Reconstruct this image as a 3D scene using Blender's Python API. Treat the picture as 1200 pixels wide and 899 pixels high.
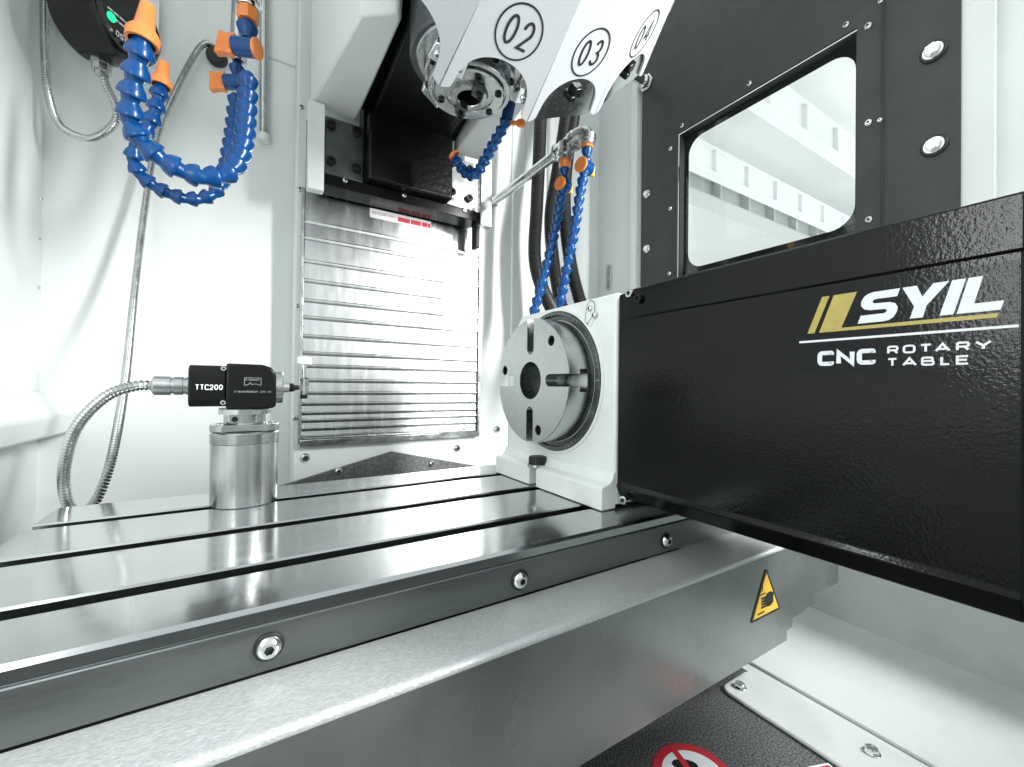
import bpy, math, random
from mathutils import Vector, Matrix
from mathutils.geometry import tessellate_polygon
random.seed(7)
PI = math.pi
R = math.radians
for o in list(bpy.data.objects):
    bpy.data.objects.remove(o)
scene = bpy.context.scene
COL = scene.collection
V = Vector

# ------------------------------------------------------------------ camera
YAW, PITCH, ROLL = R(31.5), R(0.42), R(0.69)
fw = V((math.sin(YAW) * math.cos(PITCH), math.cos(YAW) * math.cos(PITCH), math.sin(PITCH)))
rt = V((math.cos(YAW), -math.sin(YAW), 0))
up = rt.cross(fw)
rt, up = rt * math.cos(ROLL) + up * math.sin(ROLL), up * math.cos(ROLL) - rt * math.sin(ROLL)
cd = bpy.data.cameras.new('camera')
cam = bpy.data.objects.new('camera', cd)
COL.objects.link(cam)
cam.matrix_world = Matrix(((rt.x, up.x, -fw.x, 0), (rt.y, up.y, -fw.y, 0), (rt.z, up.z, -fw.z, .1), (0, 0, 0, 1)))
cd.sensor_width = 36
cd.lens = 488 / 1200 * 36
cd.clip_start = .005
cd.clip_end = 60
scene.camera = cam

# ------------------------------------------------------------------ light
world = bpy.data.worlds.new('World')
scene.world = world
world.use_nodes = True
bg = world.node_tree.nodes['Background']
bg.inputs[0].default_value = (.94, .995, 1, 1)
bg.inputs[1].default_value = .86


def area(name, loc, target, sx, sy, power, col=(1, 1, 1)):
    l = bpy.data.lights.new(name, 'AREA')
    l.shape = 'RECTANGLE'
    l.size, l.size_y = sx, sy
    l.energy = power
    l.color = col
    o = bpy.data.objects.new(name, l)
    COL.objects.link(o)
    o.location = loc
    o.rotation_euler = (V(target) - V(loc)).to_track_quat('-Z', 'Y').to_euler()
    return o


area('work_lamp', (.84, -.45, .56), (.12, .66, .20), .11, .62, 25.0, (1, .99, .97))
area('work_lamp', (-.21, .10, .24), (.24, .16, .14), .07, .26, .62, (.97, 1, 1))

area('added_ceiling_fill', (3.2, .1, .2), (3.2, 1.4, 1.6), 1.2, 1.2, 15, (.95, 1, .97))  # unseen fill light added to brighten the ceiling behind the window

vs = scene.view_settings
vs.view_transform = 'Standard'
vs.look = 'None'
vs.gamma = 1
vs.exposure = .27
vs.use_curve_mapping = False


# ------------------------------------------------------------------ materials
def mat(name, col, rough=.5, metal=0, spec=.5, noise=0, nscale=60, nstretch=(1, 1, 1), bump=0, bscale=400,
        bstretch=(1, 1, 1), rvar=0, coat=0, emit=None, estr=0, col2=None, detail=3, contrast=None, clear=0, btype='noise'):
    m = bpy.data.materials.new(name)
    m.use_nodes = True
    nt = m.node_tree
    b = nt.nodes['Principled BSDF']
    b.inputs['Base Color'].default_value = (*col, 1)
    b.inputs['Roughness'].default_value = rough
    b.inputs['Metallic'].default_value = metal
    b.inputs['Specular IOR Level'].default_value = spec
    b.inputs['Coat Weight'].default_value = coat
    b.inputs['Coat Roughness'].default_value = .08
    if clear:
        b.inputs['Transmission Weight'].default_value = clear
    if emit:
        b.inputs['Emission Color'].default_value = (*emit, 1)
        b.inputs['Emission Strength'].default_value = estr
    L = nt.links.new
    tc = None

    def tex(scale, stretch, det):
        nonlocal tc
        if tc is None:
            tc = nt.nodes.new('ShaderNodeTexCoord')
        mp = nt.nodes.new('ShaderNodeMapping')
        mp.inputs['Scale'].default_value = stretch
        L(tc.outputs['Object'], mp.inputs[0])
        n = nt.nodes.new('ShaderNodeTexNoise')
        n.inputs['Scale'].default_value = scale
        n.inputs['Detail'].default_value = det
        L(mp.outputs[0], n.inputs[0])
        return n
    if noise or rvar:
        n = tex(nscale, nstretch, detail)
        rp = nt.nodes.new('ShaderNodeValToRGB')
        lo, hi = contrast or (.3, .7)
        rp.color_ramp.elements[0].position = lo
        rp.color_ramp.elements[1].position = hi
        L(n.outputs[0], rp.inputs[0])
        if noise:
            c2 = col2 or tuple(max(0, c * (1 - noise)) for c in col)
            mx = nt.nodes.new('ShaderNodeMix')
            mx.data_type = 'RGBA'
            mx.inputs[6].default_value = (*c2, 1)
            mx.inputs[7].default_value = (*col, 1)
            L(rp.outputs[0], mx.inputs[0])
            L(mx.outputs[2], b.inputs['Base Color'])
        if rvar:
            mr = nt.nodes.new('ShaderNodeMapRange')
            mr.inputs[3].default_value = max(.02, rough - rvar)
            mr.inputs[4].default_value = min(1, rough + rvar)
            L(rp.outputs[0], mr.inputs[0])
            L(mr.outputs[0], b.inputs['Roughness'])
    if bump:
        n2 = tex(bscale, bstretch, 2)
        bp = nt.nodes.new('ShaderNodeBump')
        bp.inputs['Strength'].default_value = bump
        bp.inputs['Distance'].default_value = .001
        L(n2.outputs[0], bp.inputs['Height'])
        L(bp.outputs[0], b.inputs['Normal'])
    return m


WHITE = mat('white_powder_coat', (.80, .835, .825), .38, noise=.05, nscale=14, bump=.12, bscale=700)
TRAYW = mat('shaded_white_paint', (.60, .64, .63), .36, noise=.14, nscale=18, bump=.12, bscale=600, detail=6, contrast=(.3, .55))  # white paint with the tray's shade put into its colour
WALL = mat('white_wall_paint', (.79, .83, .82), .45, noise=.07, nscale=9, bump=.15, bscale=500, rvar=.08)
CASTW = mat('white_cast_paint', (.82, .86, .845), .33, noise=.08, nscale=40, bump=.25, bscale=180, detail=5)
BLACKG = mat('black_gloss_orange_peel', (.0022, .0026, .003), .12, spec=.26, bump=.13, bscale=700, rvar=.04, nscale=20)
BLACKT = mat('black_textured_paint', (.036, .039, .041), .33, spec=.5, bump=.5, bscale=1100, noise=.3, nscale=25)
BLACKC = mat('black_cast_paint', (.005, .0055, .006), .34, spec=.3, bump=.9, bscale=120, noise=.4, nscale=50)
BLACKP = mat('black_plastic', (.004, .004, .0045), .22, spec=.3, bump=.05, bscale=900)
RUBBER = mat('black_rubber', (.012, .012, .013), .5)
PRINTK = mat('black_print', (.012, .012, .014), .4)
PRINTW = mat('white_print', (.80, .83, .84), .4)
GOLD = mat('gold_print', (.50, .40, .085), .4, noise=.15, nscale=300)
DECAL = mat('black_decal_film', (.004, .0048, .0065), .16, spec=.22, bump=.14, bscale=700)
GROUND = mat('ground_steel', (.49, .51, .51), .15, 1, noise=.10, nscale=24, nstretch=(.3, 3, 1), rvar=.04, detail=6)
APRON = mat('dark_machined_steel', (.20, .215, .215), .40, .85, noise=.45, nscale=22, nstretch=(.35, 1, 2), rvar=.14, detail=7,
            bump=.10, bscale=500, bstretch=(.2, 1, 1))
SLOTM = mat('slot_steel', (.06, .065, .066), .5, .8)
GALV = mat('galvanised_lit_top', (.69, .72, .72), .40, .55, noise=.15, nscale=1000, nstretch=(.5, 1, 1), rvar=.1, detail=4, bump=.22,
           bscale=1100, bstretch=(.5, 1, 1), contrast=(.32, .68))  # light from above is put into the ledge colour
SKIRTM = mat('grey_zinc_and_front_shade', (.37, .395, .39), .27, .8, noise=.3, nscale=16, rvar=.09, detail=6, bump=.04, bscale=500,
             contrast=(.2, .75))  # plain grey metal; on the folded sheet's front it paints in shade
STAIN = mat('brushed_stainless', (.56, .58, .58), .25, 1, noise=.13, nscale=30, nstretch=(3.2, 1, .8), rvar=.035, detail=7,
            contrast=(.25, .7), bump=.03, bscale=300, bstretch=(5, 1, .3))
STEEL = mat('machined_steel', (.56, .58, .58), .24, 1, noise=.22, nscale=60, rvar=.09, detail=6, bump=.03, bscale=700)
STEELD = mat('dark_steel', (.15, .16, .165), .38, .9, noise=.3, nscale=60, detail=5)
PLATE = mat('faceplate_steel', (.46, .48, .48), .25, 1, noise=.08, nscale=240, rvar=.025, detail=9, contrast=(.28, .66), bump=.05,
            bscale=500)
ALU = mat('cast_aluminium', (.66, .68, .68), .25, .95, noise=.22, nscale=60, nstretch=(3, 3, .08), rvar=.09, detail=7, bump=.05,
          bscale=300, bstretch=(1, 1, .2))
CHROME = mat('bright_zinc', (.72, .74, .73), .16, 1, rvar=.06, nscale=150)
BOLTK = mat('black_oxide', (.018, .019, .02), .28, .6)
BLUE = mat('blue_hose_plastic', (.0, .058, .22), .25, spec=.4, noise=.2, nscale=60, bump=.03, bscale=500)
ORANGE = mat('orange_plastic', (.80, .24, .055), .33, noise=.12, nscale=80)
YELLOW = mat('yellow_plastic', (.82, .52, .06), .35)
TURW = mat('turret_white_plastic', (.52, .545, .56), .34, noise=.03, nscale=20, bump=.05, bscale=500)
MATF = mat('speckled_dark_plate', (.27, .275, .28), .42, .5, noise=.8, nscale=800, detail=3, contrast=(.36, .66), bump=.5, bscale=800,
           col2=(.045, .047, .05))
RED = mat('red_print', (.55, .03, .045), .4)
REDM = mat('red_paint', (.35, .02, .03), .4)
YSIGN = mat('yellow_sign', (.80, .50, .05), .45)
NYLON = mat('white_nylon', (.80, .82, .82), .45)
LEDG = mat('green_led', (.02, .5, .1), .4, emit=(.0, 1, .16), estr=3.2)
LENS = mat('black_lens', (.004, .006, .005), .10, spec=.5)
OUTW = mat('pale_shop_paint', (.83, .85, .84), .5, noise=.06, nscale=2)
OUTG = mat('shop_steel_paint', (.58, .61, .60), .5)
FRIT = mat('black_glass_border', (.018, .02, .022), .12)
GLASS = bpy.data.materials.new('window_glass')
GLASS.use_nodes = True
_n = GLASS.node_tree
_n.nodes.remove(_n.nodes['Principled BSDF'])
_t = _n.nodes.new('ShaderNodeBsdfTransparent')
_t.inputs[0].default_value = (.975, .99, .98, 1)
_g = _n.nodes.new('ShaderNodeBsdfGlossy')
_g.inputs['Roughness'].default_value = .02
_f = _n.nodes.new('ShaderNodeFresnel')
_f.inputs[0].default_value = 1.5
_m = _n.nodes.new('ShaderNodeMixShader')
_b = _n.nodes.new('ShaderNodeNewGeometry')
_s = _n.nodes.new('ShaderNodeMath')
_s.operation = 'SUBTRACT'
_s.use_clamp = True
_n.links.new(_f.outputs[0], _s.inputs[0])
_n.links.new(_b.outputs['Backfacing'], _s.inputs[1])
_n.links.new(_s.outputs[0], _m.inputs[0])
_n.links.new(_t.outputs[0], _m.inputs[1])
_n.links.new(_g.outputs[0], _m.inputs[2])
_n.links.new(_m.outputs[0], _n.nodes['Material Output'].inputs[0])

# ------------------------------------------------------------------ mesh helpers
ORG = {}


def frame_of(d):
    d = V(d).normalized()
    a = V((0, 0, 1)) if abs(d.z) < .9 else V((1, 0, 0))
    u = a.cross(d).normalized()
    return u, d.cross(u), d


class MB:
    def __init__(s):
        s.v, s.f = [], []

    def add(s, vs, fs):
        n = len(s.v)
        s.v += [V(p) for p in vs]
        s.f += [tuple(i + n for i in f) for f in fs]
        return s

    def box(s, x0, x1, y0, y1, z0, z1):
        return s.add([(x, y, z) for x in (x0, x1) for y in (y0, y1) for z in (z0, z1)],
                     [(0, 1, 3, 2), (4, 6, 7, 5), (0, 4, 5, 1), (2, 3, 7, 6), (0, 2, 6, 4), (1, 5, 7, 3)])

    def obox(s, c, u, v, w, a, b, d):
        c, u, v, w = V(c), V(u).normalized(), V(v).normalized(), V(w).normalized()
        return s.add([c + u * i * a / 2 + v * j * b / 2 + w * k * d / 2 for i in (-1, 1) for j in (-1, 1) for k in (-1, 1)],
                     [(0, 1, 3, 2), (4, 6, 7, 5), (0, 4, 5, 1), (2, 3, 7, 6), (0, 2, 6, 4), (1, 5, 7, 3)])

    def lathe(s, o, d, prof, n=32):
        u, v, w = frame_of(d)
        o = V(o)
        vs, rings = [], []
        for (t, r) in prof:
            if r < 1e-7:
                rings.append([len(vs)])
                vs.append(o + w * t)
            else:
                rings.append(list(range(len(vs), len(vs) + n)))
                vs += [o + w * t + (u * math.cos(2 * PI * k / n) + v * math.sin(2 * PI * k / n)) * r for k in range(n)]
        fs = []
        for a, b in zip(rings, rings[1:]):
            for k in range(n):
                k2 = (k + 1) % n
                if len(a) == 1 and len(b) == 1:
                    continue
                if len(a) == 1:
                    fs.append((a[0], b[k2], b[k]))
                elif len(b) == 1:
                    fs.append((a[k], a[k2], b[0]))
                else:
                    fs.append((a[k], a[k2], b[k2], b[k]))
        return s.add(vs, fs)

    def cyl(s, p, q, r, n=24, r2=None):
        p, q = V(p), V(q)
        L = (q - p).length
        return s.lathe(p, q - p, [(0, 0), (0, r), (L, r if r2 is None else r2), (L, 0)], n)

    def tube(s, pts, r, n=14, ridge=0, pitch=.0022):
        pts = smooth_path(pts, pitch / 2 if ridge else None)
        T = [(pts[min(i + 1, len(pts) - 1)] - pts[max(i - 1, 0)]).normalized() for i in range(len(pts))]
        u = frame_of(T[0])[0]
        vs, fs = [], []
        for i, p in enumerate(pts):
            u = (u - T[i] * u.dot(T[i])).normalized()
            v = T[i].cross(u)
            rr = r * (1 - ridge if i % 2 else 1)
            vs += [p + (u * math.cos(2 * PI * k / n) + v * math.sin(2 * PI * k / n)) * rr for k in range(n)]
        for i in range(len(pts) - 1):
            for k in range(n):
                k2 = (k + 1) % n
                fs.append((i * n + k, i * n + k2, i * n + n + k2, i * n + n + k))
        fs.append(tuple(range(n))[::-1])
        fs.append(tuple(range(len(vs) - n, len(vs))))
        return s.add(vs, fs)

    def prism(s, outline, o, u, v, w, t0, t1, holes=()):
        """outline (2-D, any winding) with holes, extruded along w from t0 to t1"""
        o, u, v, w = V(o), V(u), V(v), V(w)
        loops = [list(outline)] + [list(h) for h in holes]
        flat = [p for l in loops for p in l]
        tris = tessellate_polygon([[V((p[0], p[1], 0)) for p in l] for l in loops])
        N = len(flat)
        vs = [o + u * p[0] + v * p[1] + w * t0 for p in flat] + [o + u * p[0] + v * p[1] + w * t1 for p in flat]
        fs = []
        if not holes:
            ar = sum(flat[i][0] * flat[(i + 1) % N][1] - flat[(i + 1) % N][0] * flat[i][1] for i in range(N))
            q = tuple(range(N)) if ar > 0 else tuple(range(N))[::-1]
            fs += [tuple(i + N for i in q), q[::-1]]
            tris = []
        for t in tris:
            a, b, c = (V((*flat[i], 0)) for i in t)
            if (b - a).cross(c - a).z < 0:
                t = (t[0], t[2], t[1])
            fs.append(tuple(i + N for i in t))
            fs.append(tuple(t)[::-1])
        k = 0
        for li, l in enumerate(loops):
            ar = sum(l[i][0] * l[(i + 1) % len(l)][1] - l[(i + 1) % len(l)][0] * l[i][1] for i in range(len(l)))
            ccw = (ar > 0) == (li == 0)
            for i in range(len(l)):
                a, b = k + i, k + (i + 1) % len(l)
                fs.append((a, b, b + N, a + N) if ccw else (b, a, a + N, b + N))
            k += len(l)
        if u.cross(v).dot(w) * (t1 - t0) < 0:
            fs = [f[::-1] for f in fs]
        return s.add(vs, fs)

    def ring(s, a, b, o, u, v, w, t0, t1):
        n = len(a)
        o, u, v, w = V(o), V(u), V(v), V(w)
        vs = [o + u * p[0] + v * p[1] + w * t for t in (t0, t1) for l in (a, b) for p in l]
        fs = []
        for i in range(n):
            j = (i + 1) % n
            fs += [(2 * n + i, 2 * n + j, 3 * n + j, 3 * n + i), (n + i, n + j, j, i), (i, j, 2 * n + j, 2 * n + i), (3 * n + i, 3 * n + j, n + j, n + i)]
        if u.cross(v).dot(w) * (t1 - t0) > 0:
            fs = [f[::-1] for f in fs]
        return s.add(vs, fs)

    def ribbon(s, pts, wd, o, u, v, w, off, closed=False):
        o, u, v, w = V(o), V(u), V(v), V(w)
        P = [V((p[0], p[1])) for p in pts]
        n = len(P)
        Lp, Rp = [], []
        for i in range(n):
            a = P[i] - P[i - 1] if (i > 0 or closed) else None
            b = P[(i + 1) % n] - P[i] if (i < n - 1 or closed) else None
            a = a or b
            b = b or a
            a, b = a.normalized(), b.normalized()
            na, nb = V((-a.y, a.x)), V((-b.y, b.x))
            m = na + nb
            if m.length < 1e-6:
                m = na
            m.normalize()
            k = min(1 / max(m.dot(na), .35), 2)
            Lp.append(P[i] + m * wd / 2 * k)
            Rp.append(P[i] - m * wd / 2 * k)
        vs = [o + u * p.x + v * p.y + w * off for p in Lp] + [o + u * p.x + v * p.y + w * off for p in Rp]
        fs = [(i, n + i, n + (i + 1) % n, (i + 1) % n) for i in range(n if closed else n - 1)]
        return s.add(vs, fs)

    def mesh(s, name, m, origin=V((0, 0, 0)), ang=32):
        me = bpy.data.meshes.new(name)
        me.from_pydata([tuple(p - origin) for p in s.v], [], s.f)
        me.materials.append(m)
        me.shade_smooth()
        me.set_sharp_from_angle(angle=R(ang))
        me.update()
        return me


def smooth_path(pts, step=None, per=8):
    P = [V(p) for p in pts]
    Q = [P[0] * 2 - P[1]] + P + [P[-1] * 2 - P[-2]]
    out = []
    for i in range(1, len(Q) - 2):
        a, b, c, d = Q[i - 1], Q[i], Q[i + 1], Q[i + 2]
        for k in range(per):
            t = k / per
            out.append(.5 * ((2 * b) + (c - a) * t + (2 * a - 5 * b + 4 * c - d) * t * t + (3 * b - a - 3 * c + d) * t ** 3))
    out.append(P[-1])
    if step is None:
        return out
    res, acc = [out[0]], 0
    for a, b in zip(out, out[1:]):
        L = (b - a).length
        pos = 0
        while acc + (L - pos) >= step:
            pos += step - acc
            res.append(a.lerp(b, pos / L))
            acc = 0
        acc += L - pos
    return res


def root_of(o):
    while o.parent:
        o = o.parent
    return o


def thing(name, label, cat, loc, group=None):
    o = bpy.data.objects.new(name, None)
    COL.objects.link(o)
    o.empty_display_size = .02
    o.location = loc
    ORG[o.name] = V(loc)
    o['label'] = label
    o['category'] = cat
    if group:
        o['group'] = group
    return o


def part(mb, name, m, parent, bevel=0, ang=32, label=None):
    org = ORG[root_of(parent).name]
    o = bpy.data.objects.new(name, mb.mesh(name, m, org, ang))
    COL.objects.link(o)
    o.parent = parent
    if label:
        o['label'] = label
    if bevel:
        add_bevel(o, bevel)
    return o


def add_bevel(o, w, seg=2):
    md = o.modifiers.new('bevel', 'BEVEL')
    md.width = w
    md.segments = seg
    md.limit_method = 'ANGLE'
    md.angle_limit = R(35)
    md.harden_normals = False


def struct(mb, name, m, bevel=0, ang=32):
    o = bpy.data.objects.new(name, mb.mesh(name, m, V((0, 0, 0)), ang))
    COL.objects.link(o)
    o['kind'] = 'structure'
    ORG[o.name] = V((0, 0, 0))
    if bevel:
        add_bevel(o, bevel)
    return o


def solo(mb, name, m, label, cat, group=None, loc=(0, 0, 0), bevel=0):
    o = bpy.data.objects.new(name, mb.mesh(name, m, V(loc)))
    COL.objects.link(o)
    o.location = loc
    ORG[o.name] = V(loc)
    o['label'] = label
    o['category'] = cat
    if group:
        o['group'] = group
    if bevel:
        add_bevel(o, bevel)
    return o


def place(me, name, parent, pos, d, scale=1., spin=0):
    """a shared mesh whose axis is +Z, put at pos looking along d"""
    o = bpy.data.objects.new(name, me)
    COL.objects.link(o)
    o.parent = parent
    u, v, w = frame_of(d)
    rot = Matrix((u, v, w)).transposed().to_4x4() @ Matrix.Rotation(spin, 4, 'Z')
    o.matrix_local = Matrix.Translation(V(pos) - ORG[root_of(parent).name]) @ rot @ Matrix.Scale(scale, 4)
    return o


def circ(r, n=48, c=(0, 0), a0=0, a1=2 * PI):
    full = abs(a1 - a0 - 2 * PI) < 1e-6
    return [(c[0] + r * math.cos(a0 + (a1 - a0) * k / (n if full else n - 1)),
             c[1] + r * math.sin(a0 + (a1 - a0) * k / (n if full else n - 1))) for k in range(n)]


def rrect(x0, x1, y0, y1, r, n=6):
    o = []
    for cx, cy, a in ((x1 - r, y1 - r, 0), (x0 + r, y1 - r, PI / 2), (x0 + r, y0 + r, PI), (x1 - r, y0 + r, 1.5 * PI)):
        o += [(cx + r * math.cos(a + PI / 2 * k / n), cy + r * math.sin(a + PI / 2 * k / n)) for k in range(n + 1)]
    return o


def hexa(r, a=0):
    return circ(r, 6, a0=a, a1=a + 2 * PI)


SOCK = mat('socket_shade', (.10, .105, .11), .4, .8)  # shade inside the screw sockets, put into the colour


# shared fasteners, axis +Z, head radius 1 unit = 1 m (scaled)
def button_mesh(m, name):
    mb = MB()
    prof = [(0, 1.0), (.12, 1.0)]
    for k in range(1, 7):
        t = k / 6 * 1.05
        prof.append((.12 + .62 * math.sin(t) / math.sin(1.05), 1.0 - (1 - .55) * (1 - math.cos(t)) / (1 - math.cos(1.05))))
    zt = prof[-1][0]
    mb.lathe((0, 0, 0), (0, 0, 1), prof, 24)
    n = 24
    ring = [(.55 * math.cos(2 * PI * k / n), .55 * math.sin(2 * PI * k / n), zt) for k in range(n)]
    mb.add([(0, 0, 0)], [])
    h = hexa(.40)
    mb.prism(circ(.55, 24), (0, 0, zt - .001), (1, 0, 0), (0, 1, 0), (0, 0, 1), -.35, .001, [h])
    mb.lathe((0, 0, zt - .34), (0, 0, 1), [(0, .5), (.01, 0)], 12)
    me = mb.mesh(name, m)
    me.materials.append(SOCK)
    for p in me.polygons:
        if math.hypot(p.center.x, p.center.y) < .41 and p.center.z < zt - .05:
            p.material_index = 1
    return me


def cap_mesh(m, name):
    mb = MB()
    mb.lathe((0, 0, 0), (0, 0, 1), [(0, 1), (.95, 1), (1.05, .9)], 24)
    mb.prism(circ(.9, 24), (0, 0, 1.05), (1, 0, 0), (0, 1, 0), (0, 0, 1), -.6, 0, [hexa(.52)])
    mb.lathe((0, 0, .46), (0, 0, 1), [(0, .6), (.01, 0)], 12)
    me = mb.mesh(name, m)
    me.materials.append(SOCK if m is CHROME else RUBBER)  # dark colour stands in for shade in the socket
    for p in me.polygons:
        if math.hypot(p.center.x, p.center.y) < .53 and p.center.z < 1.0:
            p.material_index = 1
    return me


def hexbolt_mesh(m, name):
    mb = MB()
    mb.lathe((0, 0, 0), (0, 0, 1), [(0, 1), (.14, 1), (.18, .95), (.18, 0)], 28)
    mb.prism(hexa(.78), (0, 0, 0), (1, 0, 0), (0, 1, 0), (0, 0, 1), .17, .68)
    mb.lathe((0, 0, .68), (0, 0, 1), [(0, .66), (.08, .58), (.08, .3), (.03, .26), (.03, 0)], 24)
    return mb.mesh(name, m)


BTN = button_mesh(CHROME, 'screw')
CAPK = cap_mesh(BOLTK, 'socket_screw')
CAPS = cap_mesh(CHROME, 'socket_screw')
HEXB = hexbolt_mesh(CHROME, 'hex_bolt')
WASH = MB().lathe((0, 0, 0), (0, 0, 1), [(0, 1), (.12, 1), (.2, .93), (.2, 0)], 28).mesh('washer', RUBBER)


# ------------------------------------------------------------------ stroke lettering
def rp(pts, r, n=4, closed=False):
    """round the inner corners of a polyline"""
    out = []
    N = len(pts)
    for i, p in enumerate(pts):
        if not closed and i in (0, N - 1):
            out.append(p)
            continue
        a, b, c = V(pts[i - 1]), V(p), V(pts[(i + 1) % N])
        d1, d2 = (a - b), (c - b)
        k = min(r, d1.length * .49, d2.length * .49)
        p1, p2 = b + d1.normalized() * k, b + d2.normalized() * k
        for j in range(n + 1):
            t = j / n
            q = p1 * (1 - t) ** 2 + b * 2 * t * (1 - t) + p2 * t * t
            out.append((q.x, q.y))
    return out


GL = {
    'C': [rp([(1, .8), (1, 1), (0, 1), (0, 0), (1, 0), (1, .2)], .28)],
    'N': [[(0, 0), (0, 1), (1, 0), (1, 1)]],
    'R': [[(0, 0), (0, 1)], rp([(0, 1), (1, 1), (1, .45), (0, .45)], .25), [(.62, .45), (1, 0)]],
    'O': [rp([(0, 0), (1, 0), (1, 1), (0, 1)], .32, closed=True) + ['c']],
    'T': [[(0, 1), (1, 1)], [(.5, .95), (.5, 0)]],
    'A': [[(0, 0), (.5, 1), (1, 0)], [(.2, .28), (.8, .28)]],
    'Y': [[(0, 1), (.5, .45), (1, 1)], [(.5, .5), (.5, 0)]],
    'B': [[(0, 0), (0, 1)], rp([(0, 1), (.92, 1), (.92, .52), (0, .52)], .2), rp([(0, .52), (1, .52), (1, 0), (0, 0)], .2)],
    'L': [[(0, 1), (0, 0), (1, 0)]],
    'E': [[(1, 1), (0, 1), (0, 0), (1, 0)], [(0, .52), (.9, .52)]],
    'S': [rp([(1, .82), (1, 1), (0, 1), (0, .53), (1, .47), (1, 0), (0, 0), (0, .18)], .26)],
    'I': [[(.5, 0), (.5, 1)]],
    'P': [[(0, 0), (0, 1)], rp([(0, 1), (1, 1), (1, .45), (0, .45)], .25)],
    'G': [rp([(1, .8), (1, 1), (0, 1), (0, 0), (1, 0), (1, .45), (.55, .45)], .28)],
    'U': [rp([(0, 1), (0, 0), (1, 0), (1, 1)], .3)],
    'M': [[(0, 0), (0, 1), (.5, .3), (1, 1), (1, 0)]],
    'D': [rp([(0, 0), (0, 1), (1, 1), (1, 0)], .35, closed=True) + ['c']],
    '.': [[(.4, .02), (.6, .02)]],
    '-': [[(.15, .5), (.85, .5)]],
    '0': [[(.5 + .5 * math.cos(t * PI / 12), .5 + .5 * math.sin(t * PI / 12)) for t in range(24)] + ['c']],
    '2': [[(.04, .70)] + [(.5 + .46 * math.cos(R(t)), .70 + .30 * math.sin(R(t))) for t in range(165, -40, -15)] + [(.0, .0), (1, .0)]],
    '3': [[(.5 + .42 * math.cos(R(t)), .755 + .245 * math.sin(R(t))) for t in range(160, -91, -15)]
          + [(.5 + .5 * math.cos(R(t)), .255 + .255 * math.sin(R(t))) for t in range(75, -166, -15)]],
    '4': [[(.76, 0), (.76, 1), (0, .28), (1, .28)]],
    '1': [[(.2, .8), (.55, 1), (.55, 0)]],
}


def letter(mb, ch, x, y, wd, ht, st, fr, off, slant=0):
    o, u, v, w = fr
    for k, pl in enumerate(GL[ch]):
        cl = pl[-1] == 'c'
        pts = [p for p in pl if p != 'c']
        hw = st / 2
        q = [(x + hw + p[0] * (wd - st) + slant * p[1] * ht, y + hw + p[1] * (ht - st)) for p in pts]
        mb.ribbon(q, st, o, u, v, w, off + k * 2e-5, cl)


def write(mb, s, x, y, wd, ht, st, gap, fr, off, slant=0):
    for ch in s:
        if ch != ' ':
            letter(mb, ch, x, y, wd * (.45 if ch in '.-I1' else 1), ht, st, fr, off, slant)
        x += (wd * (.45 if ch in '.-I1' else 1)) + gap


X_, Y_, Z_ = V((1, 0, 0)), V((0, 1, 0)), V((0, 0, 1))

# ================================================================== the enclosure
XL, XR, YB = -.231, .70, .75
wb = struct(MB().box(XL - .05, XR + .05, YB, YB + .03, -.16, 1.15), 'wall_back', WALL)
# raised vertical folds of the back wall to the right of the column
fold = MB()
fold.box(.452, .482, YB - .006, YB + .001, -.10, 1.1)
fold.box(.545, .665, YB - .010, YB + .001, -.10, 1.1)
part(fold, 'wall_fold', WALL, wb, bevel=.003)
seam = MB().box(-.005, .046, YB - .0012, YB + .001, .606, .6085)
part(seam, 'seam', OUTG, wb)
for x, z in ((.424, .0117), (.336, -.0212)):
    place(BTN, 'screw', wb, (x, YB, z), (0, -1, 0), .0075)

wl = struct(MB().box(XL - .03, XL, -.02, YB, -.16, 1.15), 'wall_left', WALL)
# ledge that runs along the left wall
led = MB().prism([(0, .088), (.036, .0600), (.034, .0365), (0, .0290)], (XL - .001, 0, 0), X_, Z_, Y_, .08, YB)
part(led, 'ledge', WALL, wl, bevel=.003)
for z in (.325, .275, .215):
    place(BTN, 'rivet', wl, (XL, .742, z), (1, 0, 0), .0022)

wr = MB()
wr.box(XR, XR + .03, .60, YB, -.02, 1.15)
wr.box(XR, XR + .03, .115, .16, -.02, 1.15)
wr.box(XR, XR + .03, .16, .60, -.02, .22)
wr.box(XR, XR + .03, .16, .60, .86, 1.15)
wr.box(XR + .018, XR + .05, .02, .115, -.02, 1.15)
wr_o = struct(wr, 'wall_right', WALL)
part(MB().box(XR - .012, XR + .001, .622, .640, -.02, 1.15), 'door_post', WHITE, wr_o, bevel=.002)

# lower tray, side pan and speckled base plate
tray = MB()
tray.box(.375, .55, -.25, YB, -.156, -.150)
tr = struct(tray, 'chip_tray', TRAYW)
part(MB().prism([(.547, -.152), (.551, -.152), (.556, .020), (.70, .030), (.70, .034), (.552, .024)], (0, 0, 0), X_, Z_, Y_, -.25, YB),
     'side_pan', TRAYW, tr)
fl = MB().prism(rrect(.331, .3745, -.25, .205, .008), (0, 0, 0), X_, Y_, Z_, -.1498, -.1470)
part(fl, 'flange', TRAYW, tr, bevel=.0015)
part(MB().box(.386, .389, -.25, .235, -.1502, -.1475), 'fold', TRAYW, tr, bevel=.001)
for x, y in ((.349, .1955), (.3655, .1140)):
    place(HEXB, 'hex_bolt', tr, (x - .004, y, -.1470), (0, 0, 1), .0050)
base = struct(MB().box(-.40, .3745, -.25, YB, -.158, -.150), 'base_plate', MATF)

struct(MB().box(-.30, .75, -.16, -.13, -.16, .15), 'shading_sill', WALL)  # unseen sill added behind the camera to shade tray and apron

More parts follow.
